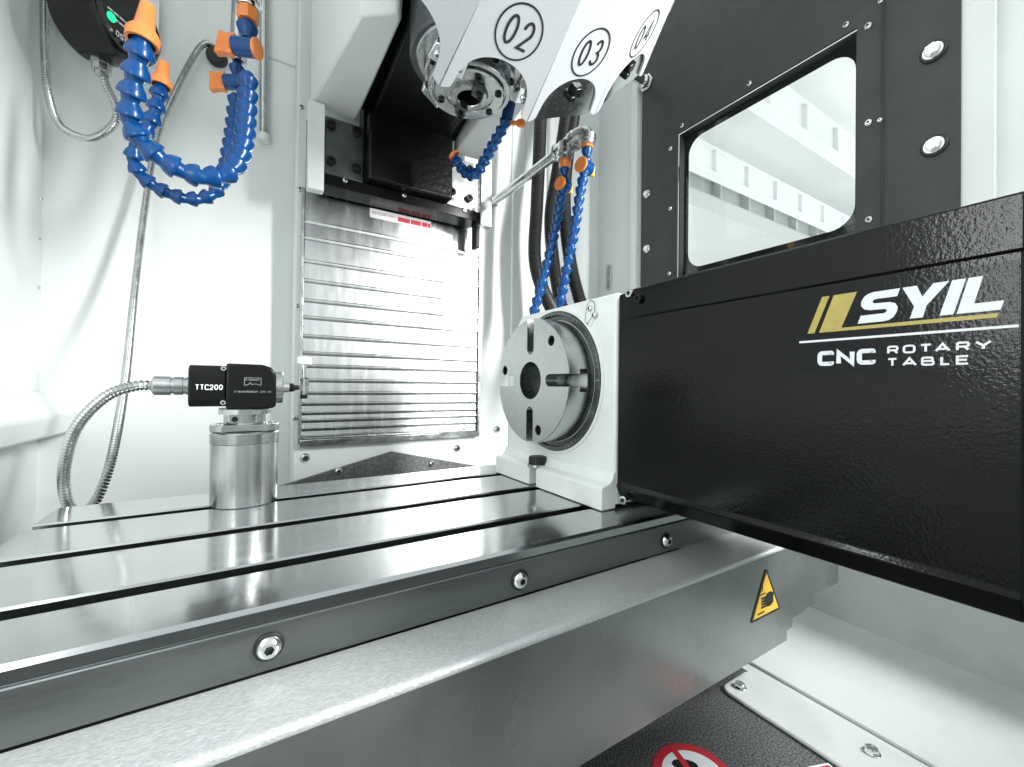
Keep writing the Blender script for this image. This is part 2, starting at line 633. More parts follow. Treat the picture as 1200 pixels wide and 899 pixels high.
# casting below the table
bs = thing('saddle_casting', 'grey casting in the dark gap under the sheet metal apron', 'casting', (.10, .33, -.15))
part(MB().box(-.30, .30, .215, .44, -.150, -.031), 'saddle', SKIRTM, bs, bevel=.003)
part(MB().box(.300, .366, .222, .40, -.150, -.033), 'side_plate', SKIRTM, bs, bevel=.003)

# ================================================================== column and its slatted cover
cl_ = thing('column_cover', 'white column casing behind the slatted metal cover', 'column casing', (.206, .73, -.15))
part(MB().box(.046, .366, .706, YB - .0005, -.15, 1.1), 'casing', WALL, cl_, bevel=.003)
for x, z in ((.0508, .219), (.0500, .049), (.0515, .395), (.0515, .52)):
    place(BTN, 'screw', cl_, (x, .706, z), (0, -1, 0), .0042)
for x, z in ((.0648, -.0118), (.3155, -.0145)):
    place(BTN, 'screw', cl_, (x, .706, z), (0, -1, 0), .0068)

sc = thing('slatted_cover', 'polished stainless slatted guard with a red and white strip, below the spindle', 'slide cover', (.206, .70, .016))
zb = [.500, .343, .3185, .2834, .2538, .2239, .1981, .1697, .1439, .1246, .1027, .0835, .0668, .0526, .0410, .0283, .0167]
x0s, x1s = .0585, .3515
for i in range(len(zb) - 1):
    zt, zz = zb[i], zb[i + 1]
    d = .00012 * i
    h = min(.0046, (zt - zz) * .40)
    prof = [(.7038 + d, zt + .002), (.7004 + d, zt + .001), (.6997 + d, zz + h + .0014), (.6980 + d, zz + h + .0006), (.6978 + d, zz + h - .0004),
            (.6992 + d, zz), (.7038 + d, zz)]
    s_ = part(MB().prism(prof, (0, 0, 0), Y_, Z_, X_, x0s, x1s - .0004 * (i % 2)), 'slat', STAIN, sc, bevel=.0004)
part(MB().box(.0535, .0580, .6955, .7055, .010, .395), 'side_rail', STEEL, sc, bevel=.0006)
part(MB().box(.3522, .3562, .6960, .7055, .010, .345), 'side_rail', STEEL, sc, bevel=.0006)
part(MB().box(.0560, .3560, .6945, .7050, .0060, .0160), 'bottom_rail', STEEL, sc, bevel=.0008)
lb = part(MB().box(.1530, .2575, .6992, .69955, .3735, .3885), 'label_strip', PRINTW, sc)
frl = ((.1530, .69915, .3735), X_, Z_, -Y_)
mb = MB()
for a, b in ((.046, .0665), (.068, .086), (.0875, .0975), (.0985, .1035)):
    mb.box(.1530 + a, .1530 + b, .6989, .69915, .3763, .3838)
part(mb, 'red_band', RED, lb)
mb = MB()
for k in range(11):
    letter(mb, 'POIEEROIEEN'[k], .004 + k * .0035, .0062, .0028, .0042, .0006, frl, .0001)
part(mb, 'lettering', REDM, lb)

# roof shaped guard plate behind the table
gp = thing('guard_plate', 'dark speckled gable shaped plate with two screws behind the table', 'guard plate', (.20, .70, -.15))
part(MB().prism([(.018, -.15), (.018, -.0528), (.1935, -.0107), (.3985, -.0607), (.3985, -.15)], (0, 0, 0), X_, Z_, -Y_, -.702, -.697), 'plate',
     MATF, gp, bevel=.0008)
for x, z in ((.111, -.0355), (.264, -.0368)):
    place(BTN, 'screw', gp, (x, .697, z), (0, -1, 0), .0058)

# ================================================================== T-slot table
tb = thing('machine_table', 'ground steel T-slot table carrying the probe stand and rotary unit', 'machine table', (.12, .34, -.03))
c = .0011
prof = [(.217, -.0285), (.217, -.0018), (.2188, 0)]
for fa in (.272, .3458, .4190):
    a, b = fa - .0124, fa
    prof += [(a - c, 0), (a, -c), (a, -.0095), (a - .0042, -.0095), (a - .0042, -.0175), (b + .0042, -.0175), (b + .0042, -.0095),
             (b, -.0095), (b, -c), (b + c, 0)]
prof += [(.4665, 0), (.4675, -.001), (.4675, -.0285)]
part(MB().prism(prof, (0, 0, 0), Y_, Z_, X_, -.131, .366), 'table_top', GROUND, tb)
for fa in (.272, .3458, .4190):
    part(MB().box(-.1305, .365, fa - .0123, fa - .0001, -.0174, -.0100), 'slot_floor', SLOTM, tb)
ap = part(MB().box(-.131, .366, .2152, .2169, -.0283, -.0072), 'apron_plate', APRON, tb, bevel=.0007)
for x, z in ((.0063, -.0173), (.139, -.0183), (.2749, -.0190)):
    s_ = place(BTN, 'screw', ap, (x, .2152, z), (0, -1, 0), .0052, .3 * x * 10)
    place(WASH, 'washer', s_, ORG[tb.name], (0, 0, 1), 1.18).data = BTN and WASH
# (washers sit flat under each screw head)

# sheet metal skirt in front of the table
sk = thing('table_skirt', 'bright folded sheet metal apron with a yellow hazard triangle', 'sheet metal guard', (.10, .19, -.11))
pr = [(.2150, -.0290), (.1818, -.0298)]
pr += [(.1814 - .0034 * math.sin(R(t)), -.0333 + .0034 * math.cos(R(t))) for t in range(10, 91, 16)]
pr += [(.1778, -.1105)]
inn = [(.1792, -.1105)] + [(.1814 - .0020 * math.sin(R(t)), -.0333 + .0020 * math.cos(R(t))) for t in range(90, 9, -16)] + [(.1818, -.0312), (.2150, -.0304)]
ledge_top = MB().prism(pr + inn, (0, 0, 0), Y_, Z_, X_, -.34, .383)
sko = part(ledge_top, 'folded_sheet', GALV, sk, ang=50)
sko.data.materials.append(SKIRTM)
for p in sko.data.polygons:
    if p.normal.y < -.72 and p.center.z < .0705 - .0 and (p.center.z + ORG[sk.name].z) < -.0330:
        p.material_index = 1  # same sheet, its front painted darker for the weaker light there
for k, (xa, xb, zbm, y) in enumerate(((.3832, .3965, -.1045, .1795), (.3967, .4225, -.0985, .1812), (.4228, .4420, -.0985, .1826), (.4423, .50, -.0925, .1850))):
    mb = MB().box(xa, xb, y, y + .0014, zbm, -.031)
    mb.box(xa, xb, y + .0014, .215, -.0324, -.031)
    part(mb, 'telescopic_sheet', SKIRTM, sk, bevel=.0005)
# hazard triangle
YS = .1776
tri = [(.3488, -.0421), (.3265, -.0806), (.3712, -.0806)]
ht = part(MB().prism(rp(tri, .003, closed=True), (0, 0, 0), X_, Z_, -Y_, -YS, -YS + .0003), 'hazard_sticker', PRINTK, sk)
ctr = V((sum(p[0] for p in tri) / 3, sum(p[1] for p in tri) / 3))
tri2 = [tuple(ctr + (V(p) - ctr) * .84) for p in tri]
part(MB().prism(tri2, (0, 0, 0), X_, Z_, -Y_, -YS + .0003, -YS + .0005), 'yellow_field', YSIGN, ht)
hd = MB()
fr = ((.3488, -(-YS) - .0006, -.0680), X_, Z_, -Y_)
o2 = V((.3488, YS - .0006, -.0680))
hd.prism([(-.001, -.004), (-.003, -.001), (-.0025, .003), (.001, .0055), (.006, .006), (.0105, .004), (.0105, -.0035), (.006, -.0055), (.002, -.0055)],
         o2, X_, Z_, -Y_, 0, .0001)
for k in range(4):
    hd.prism(rrect(-.0075, -.0005, -.0048 + k * .0023, -.0030 + k * .0023, .0008, 3), o2, X_, Z_, -Y_, .0001, .0002)
hd.prism([(-.0105, .0058), (-.0015, .0058), (-.0015, .0068), (-.0105, .0068)], o2, X_, Z_, -Y_, 0, .0001)
hd.prism([(-.0125, -.0085), (-.003, -.0085), (-.003, -.0073), (-.0125, -.0073)], o2, X_, Z_, -Y_, 0, .0001)
hd.prism([(-.0066, .0085), (-.0054, .0095), (-.0054, .0150), (-.0062, .0150), (-.0062, .0095), (-.0072, .0095)], o2, X_, Z_, -Y_, 0, .0001)
part(hd, 'crush_symbol', PRINTK, ht)

# stickers on the base plate
ps = thing('prohibition_sticker', 'round red and white prohibition sticker on the speckled base plate', 'sticker', (.2435, .166, -.150))
bz = -.150
part(MB().lathe((.2435, .166, bz), Z_, [(0, 0), (0, .0262), (.0003, .0262), (.0003, 0)], 48), 'red_disc', RED, ps)
part(MB().lathe((.2435, .166, bz + .0003), Z_, [(0, 0), (0, .0205), (.0002, .0205), (.0002, 0)], 48), 'white_disc', PRINTW, ps)
mb = MB()
mb.prism([(math.cos(t * PI / 8) * .0085 - .004, math.sin(t * PI / 8) * .0042 + .009) for t in range(16)], (.2435, .166, bz + .0005), (.8, -.6, 0), (.6, .8, 0), Z_, 0, .0001)
mb.prism([(math.cos(t * PI / 8) * .0105 + .0, math.sin(t * PI / 8) * .0050 - .003) for t in range(16)], (.2435, .166, bz + .0005), (.8, -.6, 0), (.6, .8, 0), Z_, 0, .0001)
part(mb, 'black_symbol', PRINTK, ps)
part(MB().obox((.2435, .166, bz + .0007), (.25, .97, 0), (.97, -.25, 0), Z_, .041, .0040, .0002), 'red_slash', RED, ps)
rl = thing('red_label', 'small red caution label with white edge beside the tray flange', 'label', (.312, .121, -.150))
ru, rv = V((.93, -.35, 0)), V((.35, .93, 0))
part(MB().obox((.310, .1215, bz + .00015), ru, rv, Z_, .034, .025, .0003), 'label_film', PRINTW, rl)
part(MB().obox((.310, .1215, bz + .0004), ru, rv, Z_, .031, .022, .0002), 'red_field', RED, rl)
mb = MB()
for k in range(4):
    mb.obox((V((.310, .1215, bz + .0006)) + rv * (.007 - .0045 * k) + ru * (-.001 * k)), ru, rv, Z_, .022 - .003 * k, .0012, .0001)
part(mb, 'printed_lines', PRINTW, rl)

# ================================================================== rotary table
ro = thing('rotary_table', 'white and black fourth axis rotary unit with slotted steel faceplate', 'rotary table', (.30, .25, 0))
XF, CY, CZ = .252, .332, .106
body = MB().prism([(.2475, .003), (.418, .003), (.418, .150), (.392, .179), (.2475, .179)], (0, 0, 0), Y_, Z_, X_, XF, .372)
part(body, 'housing', CASTW, ro, bevel=.0025)
fp = [(.2375, .0006), (.2375, .0185), (.2395, .0200), (.2460, .0215), (.2490, .0245), (.2505, .0290), (.2530, .0310), (.2535, .0006)]
part(MB().prism(fp, (0, 0, 0), X_, Z_, Y_, .2478, .3405), 'foot', CASTW, ro, bevel=.0008)
part(MB().prism(fp, (0, 0, 0), X_, Z_, Y_, .3525, .4215), 'foot', CASTW, ro, bevel=.0008)
part(MB().cyl((.2440, .3465, .0195), (.2440, .3465, .0222), .0105, 28), 'washer', STEEL, ro)
part(MB().lathe((.2440, .3465, .0222), Z_, [(0, 0), (0, .0092), (.0062, .0092), (.0075, .0082), (.0075, 0)], 28), 'plug', RUBBER, ro)
# scale ring round the faceplate
part(MB().lathe((XF, CY, CZ), -X_, [(-.001, .0715), (.0012, .0715), (.0018, .0708), (.0018, .0690), (.0006, .0686), (-.001, .0686)], 96), 'rim_ring', CASTW, ro)
rg = part(MB().lathe((XF, CY, CZ), -X_, [(-.001, .0684), (.0030, .0684), (.0034, .0680), (.0034, .0648), (.0005, .0640), (.0005, .0600), (-.001, .0600)], 96),
          'scale_ring', STEELD, ro)
mb = MB()
for k in range(72):
    a = 2 * PI * k / 72
    d_ = V((0, math.cos(a), math.sin(a)))
    mb.obox(V((XF - .0035, CY, CZ)) + d_ * (.0666 - (.0008 if k % 6 == 0 else 0)), d_, d_.cross(X_), X_, .0030 if k % 6 else .0042, .0004, .0002)
part(mb, 'tick_marks', STEEL, rg)
# faceplate: three stacked slices so that the T-slots are real
RF = .0594


def slotted(r, w, rin, n=22):
    pts = []
    ha = math.asin(w / 2 / r)
    for q in range(4):
        a = q * PI / 2
        ca, sa = math.cos(a), math.sin(a)
        def rot(x, y):
            return (x * ca - y * sa, x * sa + y * ca)
        pts.append(rot(math.cos(ha) * r, -w / 2))
        pts += [rot(rin + w / 2 - w / 2 * math.sin(t), -w / 2 * math.cos(t)) for t in [PI * k / 8 for k in range(9)]]
        pts.append(rot(math.cos(ha) * r, w / 2))
        pts += [rot(r * math.cos(t), r * math.sin(t)) for t in [ha + (PI / 2 - 2 * ha) * k / n for k in range(1, n)]]
    return pts


fo = (0, CY, CZ)
fpm = MB()
holes = [circ(.0180, 40)]
scr = []
for a in (47, 167, 287):
    scr.append((.0485 * math.cos(R(a)), .0485 * math.sin(R(a))))
fh = [circ(.0046, 16, c=p) for p in scr]
U_, V_ = -Y_, Z_
fpm.prism(slotted(RF, .0112, .0250), fo, U_, V_, -X_, -.2355, -.2242, holes + fh)
fpm.prism(slotted(RF - .0006, .0112, .0250), fo, U_, V_, -X_, -.2242, -.2236, holes + [circ(.0050, 16, c=p) for p in scr])
fpm.prism(slotted(RF, .0200, .0210), fo, U_, V_, -X_, -.2435, -.2355, holes)
fpm.prism(circ(RF, 96), fo, U_, V_, -X_, -.2514, -.2435, holes)
pl = part(fpm, 'faceplate', PLATE, ro, ang=28)
part(MB().cyl((.2508, CY, CZ), (.2516, CY, CZ), .0195, 40), 'bore_end', STEELD, pl)
for p in scr:
    place(CAPK, 'socket_screw', pl, V(fo) + U_ * p[0] + V_ * p[1] + V((.2345, 0, 0)), -X_, .0036)
# pointer
pt = part(MB().prism([(-.0535, .0478), (-.0455, .0560), (-.0470, .0655), (-.0520, .0690), (-.0575, .0660), (-.0590, .0590), (-.0560, .0500)][::-1],
                     (XF, CY + 0, CZ), V((0, 1, 0)), Z_, -X_, -.0002, .0011), 'pointer', CASTW, ro)
mb = MB()
mb.ribbon(rp([(-.0462, .0476), (-.0590, .0585), (-.0600, .0680), (-.0535, .0720), (-.0490, .0660)], .003, closed=True), .0006, (XF, CY, CZ), Y_, Z_, -X_, .0013, True)
part(mb, 'pointer_outline', PRINTK, pt)
part(MB().prism([(-.0455, .0458), (-.0515, .0502), (-.0450, .0545)], (XF, CY, CZ), Y_, Z_, -X_, .0013, .0016), 'red_tip', REDM, pt)
for y, z in ((.2781, .1698), (.2725, .1632)):
    place(BTN, 'screw', pt, (XF - .0012, y, z), -X_, .0029)
# black motor cover
mc = part(MB().prism([(XF, .0225), (XF, .1765), (.395, .1765), (.395, .012), (XF + .0035, .0100), (XF - .0016, .0205)], (0, 0, 0), X_, Z_, Y_, .0333, .2455), 'motor_cover', BLACKG,
          ro, bevel=.0022)
part(MB().prism([(.0328, .1548), (.0328, .1780), (.2375, .1780), (.2375, .1560), (.2340, .1548)], (0, 0, 0), Y_, Z_, -X_, -.30, -XF + .0014), 'lid', BLACKG,
     mc, bevel=.0012)
for y, z, m_ in ((.2310, .1745, CAPS), (.2222, .1685, CAPK), (.2350, .0112, CAPS)):
    place(m_, 'socket_screw', mc, (XF - .001, y, z), -X_, .0034)
# decal: x to the right (towards -Y), y up, in mm from (y=.15, z=.1)
DX = XF - .0001
dec = part(MB().prism([(38.3, 10.0), (115.2, 10.0), (115.2, 52.0), (38.3, 52.0)], (DX, .15, .1), -Y_ * .001, Z_ * .001, -X_, 0, .0002), 'decal', DECAL, mc)
frd = (V((DX, .15, .1)), -Y_ * .001, Z_ * .001, -X_)


def dpoly(name, m, polys):
    mb = MB()
    for q in polys:
        mb.prism(q, *frd, .0002, .0004)
    return part(mb, name, m, dec)


dpoly('gold_stripes', GOLD, [[(42.3, 30.2), (45.6, 30.2), (52.3, 48.8), (49.0, 48.8)],
                             [(54.2, 48.8), (63.9, 48.8), (57.5, 31.7), (109.9, 31.7), (109.4, 29.9), (47.7, 30.2)]])
Sg = [(64.2, 32.9), (65.4, 36.7), (74.0, 36.7), (75.0, 37.1), (75.3, 38.0), (74.6, 38.7), (69.0, 38.9), (66.8, 39.6), (65.6, 41.2), (65.5, 43.2), (66.6, 45.6),
      (68.3, 46.9), (70.4, 47.4), (80.0, 47.4), (79.0, 43.9), (71.2, 43.9), (70.1, 43.4), (70.0, 42.4), (70.8, 41.9), (76.4, 41.6), (78.3, 40.8), (79.2, 39.0),
      (79.0, 37.0), (77.8, 34.6), (76.2, 33.3), (74.0, 32.9)]
dpoly('brand_lettering', PRINTW, [Sg,
                                  [(80.8, 47.4), (85.7, 47.4), (87.5, 42.1), (91.0, 47.4), (96.0, 47.4), (88.9, 38.0), (87.7, 32.9), (83.4, 32.9), (84.8, 38.2)],
                                  [(96.8, 47.4), (100.9, 47.4), (97.2, 32.9), (93.0, 32.9)],
                                  [(101.6, 47.4), (105.7, 47.4), (103.2, 36.5), (111.3, 36.5), (110.4, 32.9), (98.2, 32.9)]])
dpoly('white_rule', PRINTW, [[(38.4, 25.4), (115.0, 25.4), (115.0, 26.5), (38.4, 26.5)]])
mb = MB()
for ch, xa, xb in (('C', 47.1, 54.5), ('N', 55.4, 63.1), ('C', 63.9, 71.3)):
    letter(mb, ch, xa, 12.7, xb - xa, 7.7, 2.1, frd, .0004)
part(mb, 'lettering', PRINTW, dec)
mb = MB()
for ch, xa, xb in (('R', 75.5, 79.6), ('O', 81.0, 85.4), ('T', 86.7, 90.7), ('A', 91.5, 96.5), ('R', 98.0, 102.1), ('Y', 103.4, 108.2)):
    letter(mb, ch, xa, 17.2, xb - xa, 3.9, .88, frd, .0004)
for ch, xa, xb in (('T', 75.5, 79.3), ('A', 80.8, 85.9), ('B', 87.2, 91.6), ('L', 93.3, 96.5), ('E', 98.0, 102.0)):
    letter(mb, ch, xa, 11.4, xb - xa, 4.0, .88, frd, .0004)
part(mb, 'lettering', PRINTW, dec)

# ================================================================== tool setting probe on its stand
pb = thing('tool_setter', 'black tool setting probe with steel neck on an aluminium cylinder', 'tool setter', (-.0077, .422, 0))
cx, cy = -.0077, .420
part(MB().lathe((cx, cy, .0002), Z_, [(0, 0), (0, .0240), (.0005, .0244), (.0500, .0244), (.0503, .0240)], 64), 'pedestal', ALU, pb)
part(MB().lathe((cx, cy, .0503), Z_, [(0, .0240), (0, .0244), (.0005, .0248), (.0085, .0248), (.0092, .0242), (.0092, .0220)], 64), 'collar', STEEL, pb)
fl_ = MB().prism([(.0250 * math.cos(t * PI / 32), max(-.0185, .0250 * math.sin(t * PI / 32))) for t in range(64)], (cx, cy, 0), X_, Y_, Z_, .0605, .0662)
flo = part(fl_, 'flange', STEEL, pb, bevel=.0006)
for a in (215, 325, 60):
    place(CAPS, 'socket_screw', flo, (cx + .0208 * math.cos(R(a)), cy + .0208 * math.sin(R(a)) * .75, .0645), Z_, .0030)
part(MB().lathe((cx, cy, .0595), Z_, [(0, .0225), (.0010, .0225)], 40), 'shadow_gap', STEELD, pb)
ncx = cx - .0002
part(MB().lathe((ncx, cy, .0662), Z_, [(0, .0162), (.0012, .0154), (.0083, .0154), (.0083, .0190), (.0124, .0190), (.0132, .0184), (.0132, 0)], 48), 'neck', STEEL, pb)
part(MB().cyl((ncx - .0068, cy - .0160, .0708), (ncx - .0068, cy - .0125, .0708), .0022, 18), 'set_screw', BOLTK, pb)
part(MB().box(ncx - .0105, ncx - .0035, cy - .0151, cy - .0128, .0675, .0742), 'flat', STEEL, pb)
bz0, bz1 = .0795, .1155
yf, yb_ = cy - .0205, cy + .0190
rear = MB().prism(rrect(yf + .002, yb_ - .002, .0812, .1140, .006), (0, 0, 0), Y_, Z_, X_, -.0450, -.0205)
bd = part(rear, 'rear_housing', BLACKP, pb, bevel=.0012)
hp = [(-.0208, bz0), (.0115, bz0), (.0140, bz0 + .002), (.0140, .1085), (.0100, .1135), (.0040, .1156), (-.0208, .1158)]
bd2 = part(MB().prism(hp, (0, 0, 0), X_, Z_, -Y_, -yb_, -yf), 'probe_housing', BLACKP, pb, bevel=.0014)
for z in (.0845, .1115):
    place(CAPS, 'socket_screw', bd, (-.0225, yf + .0015, z), -Y_, .0019)
frp = ((0, yf, 0), X_, Z_, -Y_)
frp2 = ((0, yf + .002, 0), X_, Z_, -Y_)
mb = MB()
x = -.0405
for ch in 'TTC200':
    letter(mb, ch, x, .0945, .0026, .0043, .00066, frp2, .0003)
    x += .0030
part(mb, 'lettering', PRINTW, bd)
mb = MB()
mb.ribbon([(-.0085, .0985), (-.0085, .1045), (.0030, .1045), (.0030, .0985), (-.0010, .0996), (-.0035, .0992), (-.0048, .1008), (-.0058, .0990)], .0004, *frp, .0002, True)
x = -.0078
for ch in 'PIONEER':
    letter(mb, ch, x, .1022, .0011, .0014, .0003, frp, .0003)
    x += .0014
x = -.0152
for ch in 'PIONEERGROUP.COM.CN':
    letter(mb, ch, x, .0925, .0010, .0015, .0003, frp, .0002)
    x += .00136
part(mb, 'small_lettering', ALU, bd2)
az = .0968
part(MB().lathe((.0138, cy, az), X_, [(0, 0), (0, .0138), (.0050, .0138), (.0058, .0130), (.0058, 0)], 40), 'front_ring', STEEL, pb)
part(MB().lathe((.0196, cy, az), X_, [(0, .0044), (.0050, .0042), (.0050, .0032), (.0055, .0032)], 24), 'stylus_holder', CHROME, pb)
part(MB().lathe((.0245, cy, az), X_, [(0, .0034), (.0005, .0038), (.0035, .0038), (.0050, .0024), (.0085, .0018), (.0085, 0)], 24), 'stylus_joint', BOLTK, pb)
sx = .0365
part(MB().lathe((sx, cy, .0905), Z_, [(0, 0), (0, .0040), (.0045, .0044), (.0140, .0044), (.0155, .0030)], 6), 'stylus_block', CHROME, pb)
part(MB().cyl((sx, cy, .1030), (sx, cy, .1190), .0022, 18), 'stylus_stem', CHROME, pb)
part(MB().cyl((sx, cy, .0868), (sx, cy, .0908), .0031, 18), 'stylus_nut', BOLTK, pb)
part(MB().lathe((sx, cy, .1178), Z_, [(0, 0), (0, .0058), (.0004, .0062), (.0062, .0062), (.0066, .0058), (.0066, 0)], 40), 'stylus_disc', NYLON, pb)
pcn = part(MB().lathe((-.0450, cy, az + .0006), -X_, [(0, .0070), (.0030, .0070), (.0032, .0064), (.0046, .0064), (.0048, .0072), (.0105, .0072), (.0108, .0062), (.0122, .0062),
                                                      (.0124, .0074), (.0224, .0074), (.0234, .0066), (.0234, 0)], 32), 'cable_gland', STEEL, pb)

cp = [(-.0665, .422, .0974), (-.080, .424, .0968), (-.0985, .432, .088), (-.1180, .448, .064), (-.1300, .470, .030), (-.1330, .488, .000), (-.1290, .500, -.012), (-.1210, .512, -.006),
      (-.1160, .535, .030), (-.1210, .600, .100), (-.1290, .672, .200), (-.1280, .712, .320), (-.1190, .728, .430), (-.1000, .732, .505), (-.0795, .733, .565), (-.0700, .734, .583),
      (-.0630, .738, .588), (-.0585, .748, .586)]
solo(MB().tube(cp, .0041, 14, ridge=.24, pitch=.0031), 'metal_conduit', STEEL, 'long flexible steel conduit looping from the probe up the back wall', 'conduit',
     'flexible steel conduits')
gr = solo(MB().lathe((-.0560, .752, .5790), V((-.1, -1, -.35)), [(0, .013), (.014, .0125), (.020, .009), (.022, 0)], 28), 'cable_grommet', RUBBER,
          'black rubber cable grommet on the back wall', 'grommet')

# ================================================================== optical receiver, bracket and conduit
rc = thing('optical_receiver', 'round black optical receiver with a green indicator light', 'receiver', (-.150, .64, .52))
ax = V((.80, -.60, -.04)).normalized()
rcn = V((-.1240, .6120, .4960))
part(MB().lathe(rcn - ax * .058, ax, [(0, 0), (0, .034), (.004, .038), (.0465, .0390), (.053, .0385), (.0565, .0360), (.0565, 0)], 64), 'housing', BLACKP, rc)
ln = part(MB().lathe(rcn - ax * .0016, ax, [(0, .0350), (.003, .0342), (.0045, .032), (.0045, 0)], 64), 'lens', LENS, rc)
lu = V((0, 0, 1)).cross(ax).normalized()
lv = ax.cross(lu)
lo = rcn + ax * .0030
mb = MB()
for i in range(5):
    for j in range(2):
        mb.obox(lo + lu * (-.024 + i * .0060) + lv * (-.006 - j * .0060), lu, lv, ax, .0050, .0018, .0002)
part(mb, 'indicator_marks', OUTW, ln)
part(MB().lathe(lo + lu * (-.0225) + lv * (-.0130), ax, [(0, .0044), (.0006, .0040), (.0010, 0)], 20), 'green_lamp', LEDG, ln)
mb = MB()
write(mb, 'OSI-20', -.0175, -.0275, .0036, .0056, .0009, .0009, (lo, lu, lv, ax), .0001)
part(mb, 'lettering', PRINTW, ln)
gb = V((-.1545, .6400, .4680))
gl = part(MB().lathe(gb, V((.05, 0, -1)), [(0, .0085), (.006, .0085), (.006, .0100), (.012, .0100), (.012, .0085), (.020, .0085), (.020, .0062), (.024, .0062), (.024, 0)], 8), 'cable_gland', STEEL, rc)
cpath = [(-.1533, .6452, .4470), (-.1500, .6455, .4350), (-.1430, .6460, .4180), (-.1430, .6477, .4005), (-.1590, .6620, .3855), (-.1778, .6780, .3852), (-.2010, .6920, .3999), (-.2140, .7040, .4362),
         (-.2190, .7090, .4818), (-.2215, .7120, .5368), (-.2215, .7120, .60)]
solo(MB().tube(cpath, .0041, 14, ridge=.24, pitch=.0031), 'metal_conduit', STEEL, 'short flexible steel conduit hanging in a loop under the black receiver', 'conduit',
     'flexible steel conduits')
br = thing('sheet_bracket', 'white triangular sheet bracket in the corner above the conduit loop', 'bracket', (-.21, .735, .55))
part(MB().prism([(-.224, .640), (-.224, .560), (-.1905, .508), (-.1890, .530), (-.120, .560), (-.120, .640)], (0, .7335, 0), X_, Z_, -Y_, 0, .002), 'plate', WHITE, br)
part(MB().prism([(.7335, .640), (.7335, .565), (.69, .578), (.69, .640)], (-.2245, 0, 0), Y_, Z_, X_, 0, .002), 'side_flange', WHITE, br)
part(MB().prism(rrect(-.012, .012, -.014, .014, .006), (-.186, .7310, .5660), X_, Z_, -Y_, 0, .003), 'clamp', CHROME, br, bevel=.0008)

# thin steel drain pipe on the back wall
sp = thing('steel_pipe', 'thin vertical steel pipe fixed to the back wall beside the column', 'pipe', (.004, .74, .46))
part(MB().tube([(.0035, .741, .478), (.0025, .741, .56), (.0005, .741, .70), (-.002, .741, .90)], .0062, 16), 'pipe', STEEL, sp)
part(MB().lathe((.0038, .741, .4700), Z_, [(0, 0), (0, .0085), (.006, .0085), (.012, .0065)], 20), 'end_fitting', WHITE, sp)


# ================================================================== blue jointed hoses
def seg_mesh(name, r, pitch, m=BLUE, n=20):
    k = pitch
    return MB().lathe((0, 0, 0), Z_, [(-.12 * k, .54 * r), (0, .60 * r), (.14 * k, .64 * r), (.34 * k, .86 * r), (.58 * k, .99 * r), (.64 * k, 1.02 * r), (.73 * k, 1.02 * r), (.78 * k, .96 * r),
                                      (.80 * k, .72 * r), (.94 * k, .66 * r), (1.12 * k, .58 * r)], n).mesh(name, m)


SEG = {}


def hose(label, pts, r, pitch, flip=False, group='blue jointed coolant hoses', skip=0):
    P = smooth_path(pts, None, 12)
    P = smooth_path(P, pitch, 1)
    h = thing('coolant_hose', label, 'coolant hose', P[0], group)
    key = (r, pitch)
    if key not in SEG:
        SEG[key] = seg_mesh('segment', r, pitch)
    for a, b in list(zip(P, P[1:]))[skip:]:
        place(SEG[key], 'segment', h, b if flip else a, (a - b) if flip else (b - a))
    return h, P


def nozzle(h, pos, d, r, L):
    part(MB().lathe(pos, d, [(0, .86 * r), (0, 1.08 * r), (.22 * L, 1.10 * r), (.30 * L, .95 * r), (.42 * L, .68 * r), (L, .50 * r), (L, .36 * r), (.7 * L, .33 * r)], 28), 'nozzle', ORANGE, h)


def valve(h, pos, along, across, r, L, handle=True, hm=None, hs=1):
    """blue cross barrel with coloured discs or a paddle on its ends"""
    al, ac = V(along).normalized(), V(across).normalized()
    ac = (ac - al * ac.dot(al)).normalized()
    w = al.cross(ac)
    p = V(pos)
    vb = part(MB().cyl(p - ac * L / 2, p + ac * L / 2, r, 28), 'valve_body', BLUE, h, bevel=.0006)
    part(MB().lathe(p - ac * L / 2, -ac, [(0, 0), (0, r * 1.08), (.0022, r * 1.08), (.0028, r * 1.0), (.0028, 0)], 28), 'valve_cap', ORANGE, vb)
    if handle:
        q = p + ac * (L / 2)
        mb = MB().lathe(q, ac, [(0, 0), (0, r * .9), (.003, r * .9), (.003, 0)], 24)
        k = hs
        mb.prism([(-r * 1.3 * k, 0), (r * 1.3 * k, 0), (r * 1.15 * k, .008 * k), (r * 1.35 * k, .017 * k), (-r * 1.35 * k, .017 * k), (-r * 1.15 * k, .008 * k)], q, al, ac, w, -r * .45 * k, r * .45 * k)
        part(mb, 'valve_handle', hm or ORANGE, vb, bevel=.0008)
    return vb


ha, P = hose('thick blue jointed hose with the larger raised orange nozzle, above the probe',
             [(-.0800, .4285, .3670), (-.0826, .4335, .3560), (-.0863, .4402, .3420), (-.0900, .4470, .3256), (-.0912, .4520, .3140), (-.0868, .4555, .3020), (-.0727, .4593, .2905),
              (-.0536, .4652, .2850), (-.0356, .4717, .2895), (-.0218, .4802, .3060), (-.0150, .4934, .3375), (-.0134, .5043, .3694), (-.0124, .5094, .3990), (-.0127, .5094, .4290)], .0096, .0152)
nozzle(ha, P[0] + (P[0] - P[1]).normalized() * -.002, V((.10, .02, 1)), .0098, .032)
valve(ha, (-.0150, .5105, .4470), V((.15, 0, 1)), V((-.80, .50, .28)), .0090, .022)
place(SEG[(.0096, .0152)], 'segment', ha, (-.0135, .5095, .4570), Z_)
part(MB().lathe((-.0130, .5092, .4730), Z_, [(0, 0), (0, .0092), (.004, .0102), (.012, .0102), (.014, .0085), (.014, 0)], 8), 'orange_nut', ORANGE, ha)
